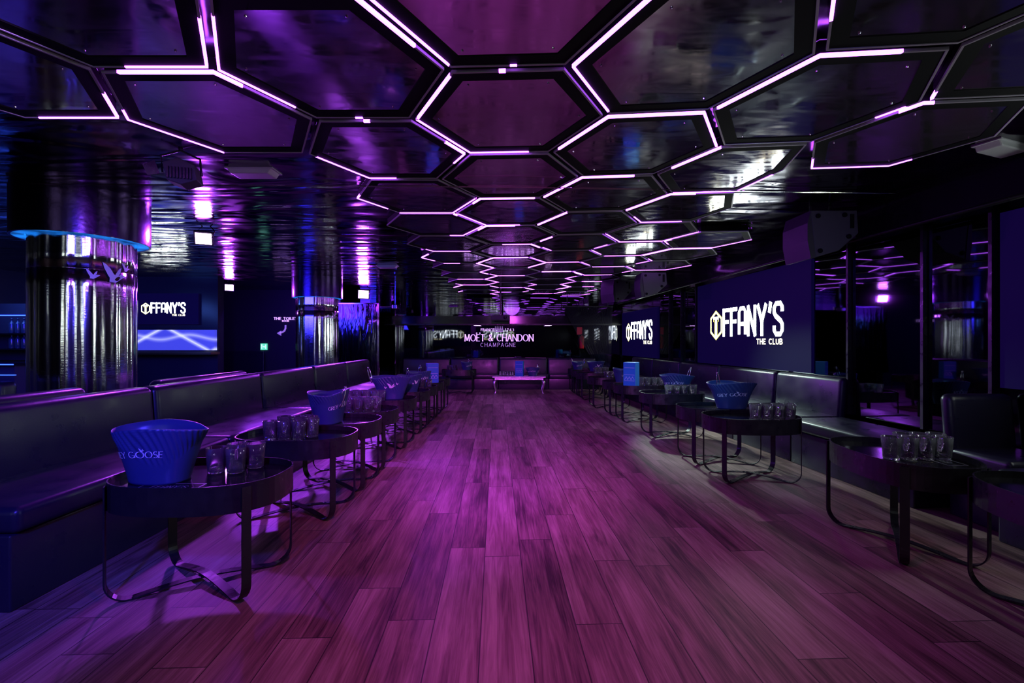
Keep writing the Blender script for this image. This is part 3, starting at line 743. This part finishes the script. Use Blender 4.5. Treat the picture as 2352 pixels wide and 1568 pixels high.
def screen(label, origin, du, zbase, width, height, logo_u, logo_w, z_logo, face='logo_white'):
    """origin = left end as read, du = unit vector along reading direction; faces du x up"""
    t = thing('wall_screen', label, 'screen', (origin[0], origin[1], 0))
    du = Vector((*du, 0)).normalized(); nrm = du.cross(Vector((0, 0, 1)))
    def fn(u2, v2, d): p = du*u2 + nrm*(.046+d) + Vector((0, 0, v2)); return tuple(p)
    bm = bmesh.new()
    vs = [bm.verts.new(tuple(du*a + nrm*c + Vector((0, 0, z)))) for z in (zbase, zbase+height) for c in (0, .045) for a in (0, width)]
    for f in ((0,2,3,1),(4,5,7,6),(0,1,5,4),(2,6,7,3),(0,4,6,2),(1,3,7,5)): bm.faces.new([vs[i] for i in f])
    t_ = obj('display', bm, 'screen_off', t)
    a, b2, c2 = bmesh.new(), bmesh.new(), bmesh.new()
    club_logo(a, b2, c2, logo_w, lambda u2, v2, d: fn(logo_u + u2, z_logo + v2, d))
    obj('logo_letters', a, face, t_); obj('logo_emblem_outline', b2, 'logo_yellow', t_); obj('logo_subtitle', c2, 'logo_cream', t_)
    return t
dr = Vector((.075, -1)).normalized()
def on_right(y): return (WR(y)-.006, y)
screen('large dark wall screen showing the glowing club sign, right wall', on_right(8.43), dr, .912, 2.88, 1.40, .44, 1.93, 1.30)
screen('distant wall screen showing the same glowing club sign, beside the string curtain', on_right(12.85), dr, .912, 2.55, 1.18, .35, 1.88, 1.28)
screen('dark blue wall screen cut by the right edge of the picture', on_right(3.55), dr, .94, 2.88, 1.36, .55, 1.93, 1.38)
screen('small bar screen showing the club sign, left of the far room', (-8.20, 9.69), (1, 0), 1.66, 1.55, .66, .33, .95, 1.86)
screen('made-up club sign screen on the unseen rear wall, added for the column to reflect', (-2.6, -2.89), (-1, 0), 1.0, 2.88, 1.40, .44, 1.93, 1.45, 'logo_soft')  # invented screen out of view, gives the column bright bars to mirror
screen('wall screen with the club sign behind the camera', (.6, -2.89), (-1, 0), 1.0, 2.88, 1.40, .44, 1.93, 1.45, 'logo_soft')

# mirror panels and posts between the screens on the right wall
def wall_panel(y1, y2, label, z0=.5, z1=2.36, m='mirror_black', grp='dark mirror panels on the right wall', off=.004):
    bm = bmesh.new(); prism(bm, [(WR(y1)-off, y1), (WR(y1)-off-.02, y1), (WR(y2)-off-.02, y2), (WR(y2)-off, y2)], z0, z1)
    return tag(obj('mirror_panel', bm, m), label, 'mirror', grp)
def post(y, label, r=.014, off=.02):
    bm = bmesh.new(); box(bm, WR(y)-off-.05, WR(y)-.002, y-r, y+r, .5, 2.36)
    return tag(obj('wall_post', bm, 'black_metal'), label, 'post', 'posts between the wall panels')
wall_panel(5.02, 5.54, 'narrow dark mirror panel at the near edge of the large logo screen, reflecting violet lines')
wall_panel(4.18, 4.97, 'broad dark mirror panel behind the backless banquette')
wall_panel(3.63, 4.13, 'dark mirror panel next to the screen at the right edge')
wall_panel(8.52, 9.05, 'dark mirror panel at the far edge of the large logo screen')
wall_panel(9.12, 9.62, 'middle dark mirror panel between the two logo screens')
wall_panel(9.69, 10.22, 'dark mirror panel at the near edge of the distant logo screen')
post(4.995, 'violet-edged post between the narrow and the broad mirror panels'); post(4.155, 'dark post between the broad panel and the last panel on the right')
post(3.60, 'dark post beside the screen at the right edge'); post(8.48, 'thin post at the far edge of the large logo screen')
post(9.085, 'first post past the large logo screen'); post(9.655, 'second post past the large logo screen')

# soffit rail and louvre vents
bm = bmesh.new(); tube(bm, [(WR(2.5)-.24, 2.5, 2.34), (WR(12.6)-.24, 12.6, 2.34)], .018, 8)
tag(obj('soffit_rail', bm, 'black_metal', smooth=True), 'long dark rail running above the logo screens', 'rail')

# ------------------------------------------------------------------ speakers
def make_speaker():
    t = thing('loudspeaker', '', 'speaker')
    pts = [(-.03,.456),(-.045,.33),(-.040,.20),(-.005,.0),(.02,-.004),(.25,.064),(.44,.234),(.425,.456)]
    pts = [(x, z-.0) for x, z in pts]
    bm = bmesh.new(); prism(bm, [(x, z) for x, z in pts[4:] + [pts[0]]] , 0.0, .40, 'y'); cab_ = obj('cabinet', bm, 'plate_grey', t, bev=.008)
    bm = bmesh.new(); prism(bm, [(-.032,.45),(-.062,.33),(-.062,.16),(-.03,-.012),(.018,-.006),(-.005,.2),(-.02,.33),(-.03,.45)], -.004, .404, 'y'); obj('grille', bm, 'grille', t)
    for x, z in ((.04,.40),(.30,.41),(.06,.06),(.34,.20)):
        bm = bmesh.new(); lathe(bm, [(0,0),(.022,0),(.022,.012),(.015,.018),(0,.018)], 16)
        bmesh.ops.rotate(bm, matrix=Matrix.Rotation(PI/2, 3, 'X'), verts=bm.verts)
        obj('knob', bm, 'black_matte', cab_, (x, -.001, z))
    bm = bmesh.new(); box(bm, .355, .395, -.006, .0, .28, .42); obj('handle_slot', bm, 'black_matte', cab_, bev=.015)
    bm = bmesh.new(); tube(bm, [(.1,.2,.45),(.1,.2,.56)], .012); tube(bm, [(.3,.2,.45),(.3,.2,.56)], .012); obj('hanging_bracket', bm, 'black_metal', t)
    return t
sp = make_speaker()
relabel(sp, 'large grey hanging loudspeaker with violet-lit grille at the near end of the big screen', (2.95, 4.45, 2.126), 0, 'hanging loudspeakers')
s2 = copy_tree(sp); relabel(s2, 'second hanging loudspeaker, in front of the distant logo screen', (2.44, 8.45, 2.126), 0)
s3 = copy_tree(sp); relabel(s3, 'farthest hanging loudspeaker, turned to show its violet grille', (2.14, 9.4, 2.126), .5)

# ------------------------------------------------------------------ columns
def column(label, x, y, R, RC, zc, logo_th, logo_z, sc=1):
    t = thing('mirrored_column', label, 'column', (x, y, 0), 0, 'silver foil columns')
    bm = bmesh.new(); seg = 192; rings = []
    rnd = random.Random(int(x*10)); ph = [rnd.uniform(0, 6.3) for _ in range(4)]
    def rad(th, z): return R*(1 + .014*math.cos(13*th+ph[0]+.5*math.sin(z*1.3)) + .004*math.cos(17*th+ph[1]+.3*z) + .0025*math.sin(29*th+ph[2]+z*.6))
    zs = [0, .25, .5, .75, 1, 1.2, 1.4, 1.6, 1.8, 1.958, 1.96, 1.962, 2.1, 2.3, CEIL]
    for z in zs:
        dz = -.003 if z == 1.96 else 0
        rings.append([bm.verts.new(((rad(2*PI*k/seg, z)+dz)*math.cos(2*PI*k/seg), (rad(2*PI*k/seg, z)+dz)*math.sin(2*PI*k/seg), z)) for k in range(seg)])
    for A, B in zip(rings, rings[1:]):
        for k in range(seg): bm.faces.new((A[k], A[(k+1)%seg], B[(k+1)%seg], B[k]))
    sh_ = obj('shaft', bm, 'column_foil', t, smooth=True)
    bm = bmesh.new(); lathe(bm, [(RC-.02, zc), (RC, zc), (RC, CEIL), (RC-.02, CEIL), (RC-.02, zc)], 96)
    o = obj('capital', bm, 'capital_foil', t, smooth=True); md = o.modifiers.new('es', 'EDGE_SPLIT'); md.split_angle = .6
    bm = bmesh.new(); lathe(bm, [(R+.012, zc+.004), (RC-.021, zc+.004), (RC-.021, zc+.03), (R+.012, zc+.03), (R+.012, zc+.004)], 96)
    obj('light_ring', bm, 'blue_glow', t)
    bm = bmesh.new()
    def fn(u2, v2, d):
        th = logo_th + u2/(R*1.02); r0 = R*1.022; return (r0*math.cos(th), r0*math.sin(th), logo_z + v2)
    geese(bm, .17*sc, fn, ((0,0,1),(-.85,-.12,.5),(.75,.45,.45))); obj('bird_print', bm, 'print_lilac', sh_)
    return t
column('large silver foil column with blue-lit collar and white birds, left foreground', -4.13, 4.40, .390, .505, 2.26, -.36, 1.93)
column('smaller distant silver foil column with blue-lit collar, behind the left banquettes', -4.25, 9.95, .430, .515, 2.24, -.35, 1.85, .8)

# ------------------------------------------------------------------ flood lights
def flood(label, x, y, z, power, aim, sz=.17, col=(.42,.05,1)):
    t = thing('flood_light', label, 'flood light', (x, y, z))
    v2 = Vector(aim) - Vector((x, y, z)); q = v2.to_track_quat('-Y', 'Z')
    def part(nm, bm, m):
        bmesh.ops.transform(bm, matrix=q.to_matrix().to_4x4(), verts=bm.verts); return obj(nm, bm, m, t)
    part('housing', bxm(-sz*.6, sz*.6, .0, .06, -sz*.5, sz*.5), 'black_metal')
    part('lamp_face', bxm(-sz*.5, sz*.5, -.012, -.001, -sz*.4, sz*.4), 'flood_face')
    bm = bmesh.new(); tube(bm, [(-sz*.6, 0, 0), (-sz*.66, .04, sz*.6), (-sz*.3, .05, CEIL-z+.0), ], .007); tube(bm, [(sz*.6, 0, 0), (sz*.66, .04, sz*.6), (sz*.3, .05, CEIL-z)], .007)
    obj('bracket', bm, 'black_metal', t)
    n3 = v2.normalized()
    lp = lamp('flood_beam', 'AREA', (x+n3.x*.02, y+n3.y*.02, z+n3.z*.02), aim, power, col, sz*.8, sy=sz*.6, spread=160); lp.parent = None
    return t
flood('bright violet square flood light right of the large silver column', -3.66, 5.40, 2.52, 42, (-1.5, 1.0, .3), .16)
flood('violet flood light shining like a star left of the distant column', -6.40, 10.30, 2.52, 60, (0, 0, 1.3), .16)
flood('bright violet square flood light right of the distant column', -3.72, 11.40, 2.48, 80, (-1.2, 5, .3), .24)
for x, s in ((-.98, 'left of the far wall sign'), (1.02, 'right of the far wall sign')):
    t = thing('wall_washer', 'small violet downlight under the far beam, ' + s, 'light', (x, 12.80, 1.755), 0, 'downlights under the far beam')
    obj('lamp_body', bxm(-.10, .10, -.03, .03, 0, .03), 'black_metal', t); obj('lamp_face', bxm(-.09, .09, -.025, .025, -.008, -.001), 'flood_face', t)

# ------------------------------------------------------------------ far wall lettering
def sign_text(bm, s, h, cx, z, y, wt, thin, gap, serif=0, ws=1, th=.012, fit=None):
    if fit: ws = (fit/h - gap*(len(s)-1))/sum(G[c][0] for c in s)
    wtot = (sum(G[c][0]*ws + gap for c in s) - gap)*h
    lettering(bm, s, h, lambda u2, v2, d: (cx - wtot/2 + u2, y - d, z + v2), wt, thin, gap, serif, wscale=ws, th=th)
t = thing('champagne_wall_sign', 'lilac champagne house lettering with crown on the dark far wall', 'sign', (0, 0, 0))
YS = 12.985; sc = YS/F
Z = lambda py: 1.3 + (784-py)*sc
X = lambda px: (px-1176)*sc
bm = bmesh.new(); sign_text(bm, 'MOET & CHANDON', 15*sc, X(1146), Z(783), YS, .16, .07, .19, .10, fit=157*sc)
ws_ = (157*sc/(15*sc) - .19*13)/sum(G[c][0] for c in 'MOET & CHANDON')
for dx in (-.045, .045):
    bx_ = X(1146) - .0; ex = X(1146) - 78.5*sc + ((G['M'][0]+G['O'][0]+.28)*ws_ + .38)*15*sc
    box(bm, ex+dx-.018, ex+dx+.018, YS-.012, YS, Z(766.2), Z(763.6))
obj('name_letters', bm, 'sign_lilac', t)
bm = bmesh.new(); sign_text(bm, 'CHAMPAGNE', 8.5*sc, X(1144), Z(796), YS, .13, .10, .42, fit=80*sc); obj('subtitle_letters', bm, 'sign_lilac_dim', t)
bm = bmesh.new(); sign_text(bm, 'FRANCE', 5.5*sc, X(1120), Z(760), YS, .17, .13, .3); sign_text(bm, '1743', 5.5*sc, X(1170), Z(760), YS, .17, .13, .6); obj('date_letters', bm, 'sign_lilac', t)
bm = bmesh.new(); cxx = X(1146)
for a in range(5):
    u_ = cxx + (a-2)*.052; bm.faces.new([bm.verts.new(p) for p in ((u_-.026, YS-.004, Z(758)), (u_+.026, YS-.004, Z(758)), (u_+.004, YS-.004, Z(751)), (u_-.004, YS-.004, Z(751)))])
    bmesh.ops.create_icosphere(bm, subdivisions=1, radius=.011, matrix=Matrix.Translation((u_, YS-.006, Z(750))))
box(bm, cxx-.125, cxx+.125, YS-.01, YS, Z(762), Z(759)); obj('crown', bm, 'sign_lilac_dim', t)

# far-left: toilet sign with arrow
t = thing('toilet_room_sign', 'white direction lettering with curved arrow on the dark wall left of the distant column', 'sign', (0, 0, 0))
YT = 12.19; s2_ = YT/F; X2 = lambda px: (px-1176)*s2_; Z2 = lambda py: 1.3+(784-py)*s2_
bm = bmesh.new(); sign_text(bm, 'THE TOILET', 5.4*s2_, X2(656), Z2(734), YT, .2, .16, .38, fit=53*s2_); sign_text(bm, 'ROOM', 3.2*s2_, X2(656), Z2(738.5), YT, .22, .18, .4); obj('words', bm, 'sign_lilac', t)
bm = bmesh.new()
pth = [(656,746),(656,754),(653.5,759.5),(649,762.5),(644,764)]
for (a, b2), (c2, d2) in zip(pth, pth[1:]):
    p = Vector((X2(a), Z2(b2))); q = Vector((X2(c2), Z2(d2))); d = (q-p).normalized(); nn = Vector((-d.y, d.x))*.022
    prism(bm, [tuple(p-nn), tuple(q-nn+d*.01), tuple(q+nn+d*.01), tuple(p+nn)], YT-.008, YT, 'y')
prism(bm, [(X2(636), Z2(765)), (X2(646), Z2(759)), (X2(646), Z2(771))], YT-.008, YT, 'y'); obj('arrow', bm, 'sign_lilac_dim', t)
# exit sign
t = thing('exit_sign', 'small green emergency exit sign low on the wall left of the distant column', 'sign', (X2(607), 12.19, Z2(796)))
obj('lit_panel', bxm(-.085, .085, -.03, 0, -.085, .085), 'exit_green', t)
bm = bmesh.new(); box(bm, -.06, -.04, -.033, -.031, -.055, .055); box(bm, -.06, -.03, -.033, -.031, .04, .055); box(bm, .04, .06, -.033, -.031, -.055, .055); box(bm, -.03, .02, -.033, -.031, -.008, .008)
prism(bm, [(.005,-.03),(.032,0),(.005,.03)], -.033, -.031, 'y'); obj('pictogram', bm, 'exit_white', t)
# framed wavy mirror near the far end of the left row
t = thing('wavy_mirror', 'tall wavy foil mirror framed in a thin post right of the distant column', 'mirror', (-4.02, 12.16, 0))
obj('glass', bxm(-.72, .42, 0, .03, .4, 2.30), 'foil_wall', t); obj('frame_post', bxm(.42, .47, -.02, .05, 0, 2.32), 'chrome', t); obj('top_bar', bxm(-.75, .42, -.02, .03, 2.30, 2.33), 'chrome', t)
tag(obj('partition_panel', bxm(-8.0, -6.55, 12.0, 12.05, 0, 1.05), 'leather', bev=.01), 'low dark violet partition under the green exit sign', 'partition')
# bar wall: light box with mountains, shelf
t = thing('mountain_light_box', 'glowing blue light box with white mountain outlines under the bar screen', 'light box', (-7.12, 9.62, 1.33))
obj('picture', bxm(-1.0, .85, -.02, .05, -.215, .215), 'mountain_box', t); obj('frame', bxm(-1.03, .88, .051, .07, -.24, .24), 'black_metal', t)
tag(obj('bar_ledge', bxm(-9.3, -6.22, 9.40, 9.69, 1.03, 1.085), 'gold_trim'), 'thin gold-edged ledge under the glowing mountain box', 'ledge')
# bar with bottles at the far left
t = thing('bar_counter', 'dark bar counter with blue glowing edges at the left picture edge', 'bar counter', (-8.6, 7.0, 0))
obj('counter_body', bxm(-.9, .95, 0, .5, 0, .93), 'wall_dark', t); obj('counter_top', bxm(-.92, .98, -.04, .52, .931, .97), 'black_gloss', t)
obj('blue_edge_light', bxm(-.92, .98, -.055, -.041, .94, .955), 'led_blue', t); obj('blue_edge_light', bxm(-.92, .98, -.02, -.004, .78, .79), 'led_blue', t)
t = thing('bottle_shelf', 'dark back-bar shelf unit full of bottles at the left picture edge', 'shelf', (-8.7, 7.55, 0))
obj('shelf_back', bxm(-.9, 1.05, .26, .29, .98, 1.95), 'wall_dark', t)
for z in (1.16, 1.42): obj('shelf_board', bxm(-.9, 1.05, 0, .255, z, z+.02), 'black_gloss', t)
obj('blue_shelf_light', bxm(-.9, 1.05, .24, .255, 1.74, 1.755), 'led_blue', t)
bm = bmesh.new(); lathe(bm, [(0,0),(.036,0),(.038,.01),(.038,.15),(.030,.175),(.013,.195),(.012,.235),(.015,.237),(.015,.25),(0,.25)], 16)
b0 = obj('bottle', bm, 'bottle_dark', smooth=True); bf = True
for zi, z in enumerate((1.18, 1.44)):
    for k in range(7):
        bb = b0 if bf else b0.copy()
        if not bf: C.objects.link(bb)
        bf = False; bb.location = (-8.42 + k*.105, 7.66, z + .0005)
        tag(bb, f'dark bottle on the {"upper" if zi else "lower"} back-bar shelf, {["leftmost","second from left","third from left","fourth, at the middle","third from right","second from right","rightmost"][k]}', 'bottle', 'bottles on the back-bar shelf')
lamp('bar_glow', 'AREA', (-8.2, 7.3, 2.1), (-8.2, 7.8, 1.2), 14, (.08,.2,1), .8)

# ------------------------------------------------------------------ ceiling fittings
def emergency(label, x, y, rz, wd=.36, dp=.14, z=CEIL):
    t = thing('emergency_light', label, 'emergency light', (x, y, z), rz, 'white emergency lights on the ceiling')
    bm = bmesh.new(); prism(bm, [(-wd/2,0),(wd/2,0),(wd/2-.03,-.045),(-wd/2+.03,-.045)], -dp/2, dp/2, 'y'); obj('diffuser', bm, 'plastic_white', t, bev=.008)
    obj('base', bxm(-wd/2-.01, wd/2+.01, -dp/2-.01, dp/2+.01, -.008, 0), 'plastic_white', t)
def at_ceiling(px, py, z=CEIL): y = (z-1.3)*F/(784-py); return ((px-1176)/F*y, y)
for px, py, rz, s in ((583, 392, 0, 'near left, beside the hanging fixture'), (890, 610, 0, 'far left, by the hexagon field edge'),
                      (2300, 335, .35, 'at the upper right picture edge'), (1666, 596, .1, 'just above the near end of the large screen'), (1618, 617, .1, 'above the middle of the large screen')):
    x, y = at_ceiling(px, py); emergency('slim white ceiling emergency light, ' + s, x, y, rz)
# hanging stage fixture upper left
x, y = at_ceiling(415, 400, 2.50)
t = thing('stage_light', 'black barn-door stage light hanging at the upper left', 'stage light', (x, y, 2.50), .3)
bm = bmesh.new(); prism(bm, [(-.09,.06),(.0,.10),(.10,.06),(.12,-.05),(.02,-.09),(-.07,-.06)], -.06, .08, 'y'); obj('housing', bm, 'plate_grey', t, bev=.006)
bm = bmesh.new()
for k in range(8): box(bm, -.06+k*.02, -.05+k*.02, -.075, -.061, -.05, .03)
obj('cooling_fins', bm, 'black_metal', t)
bm = bmesh.new(); tube(bm, [(-.11,0,0),(-.12,0,.12),(0,0,.17),(.12,0,.12),(.13,0,0)], .008); tube(bm, [(0,0,.17),(0,0,.18)], .014); obj('yoke', bm, 'black_metal', t)
bm = bmesh.new(); prism(bm, [(-.13,.06),(-.20,.02),(-.17,-.05),(-.10,-.03)], -.075, -.07, 'y'); obj('barn_door', bm, 'black_metal', t)
# two thin cables across the room
for k, (z, lab) in enumerate(((2.575, 'lower thin steel cable stretched across the room under the ceiling'), (2.61, 'upper thin steel cable stretched across the room, just behind the other'))):
    bm = bmesh.new(); tube(bm, [(-3.9, 3.68+k*.12, z), (0, 3.72+k*.12, z-.012), (3.3, 3.92+k*.12, z), (3.6, 3.95+k*.12, CEIL)], .0028, 6)
    tag(obj('steel_cable', bm, 'chrome'), lab, 'cable', 'cables under the ceiling')
# projector
x, y = (1150-1176)/F*11.9, 11.9
t = thing('projector', 'grey projector hanging below the far ceiling in front of the sign', 'projector', (x, y, 1.92))
obj('body', bxm(-.24, .24, -.16, .16, -.06, .06), 'plate_grey', t, bev=.012)
bm = bmesh.new(); lathe(bm, [(0,0),(.04,0),(.045,.03),(.03,.04),(0,.035)], 20); bmesh.ops.rotate(bm, matrix=Matrix.Rotation(PI/2, 3, 'X'), verts=bm.verts); obj('lens', bm, 'black_gloss', t, (.12, -.16, 0))
obj('ceiling_pole', bxm(-.02, .02, -.02, .02, .06, CEIL-1.92), 'black_metal', t)
# string curtain
t = thing('string_curtain', 'black string curtain gathered to one side below a ceiling rail, far right corner', 'curtain', (1.98, 12.30, 0))
obj('rail', bxm(-.62, .75, -.02, .02, 2.23, 2.26), 'black_metal', t)
obj('rail_hanger', bxm(-.50, -.48, -.01, .01, 2.26, CEIL), 'black_metal', t); obj('rail_hanger', bxm(.60, .62, -.01, .01, 2.26, CEIL), 'black_metal', t)
bm = bmesh.new()
for k in range(70):
    a = k/69; x0 = -.60+1.33*a; x1 = .10 + .60*a
    tube(bm, [(x0, random.uniform(-.015,.015), 2.23), ((x0*.45+x1*.55), 0, 1.5), (x1, random.uniform(-.02,.02), .95)], .0035, 4)
o = obj('strings', bm, 'string_black', t); o['kind'] = 'stuff'
# fire sign and extinguisher
x = X(1331); tag(obj('fire_sign', bxm(x-.075, x+.075, 12.97, 12.985, Z(768), Z(751)), 'red_sign'), 'small red fire extinguisher sign on the far wall left of the curtain', 'sign')
t = thing('fire_extinguisher', 'red fire extinguisher on the far wall under the red sign', 'fire extinguisher', (X(1335), 12.88, 1.10))
bm = bmesh.new(); lathe(bm, [(0,0),(.06,0),(.065,.02),(.065,.30),(.04,.35),(.015,.36),(.015,.38),(0,.38)], 20); obj('cylinder', bm, 'red', t, smooth=True)
obj('valve', bxm(-.03, .03, -.012, .012, .38, .41), 'black_metal', t); obj('wall_bracket', bxm(-.02, .02, .06, .105, .2, .24), 'black_metal', t)
# small camera / device by the foil mirror
t = thing('security_camera', 'small silver wall camera above the wavy mirror post', 'camera', ((908-1176)/F*12.1, 12.1, 2.22))
obj('camera_body', bxm(-.07, .07, -.10, .10, -.06, .06), 'chrome', t, bev=.02); obj('arm', bxm(-.40, -.07, -.01, .01, -.01, .01), 'chrome', t); obj('ceiling_mount', bxm(-.015, .015, -.015, .015, .06, CEIL-2.22), 'chrome', t)
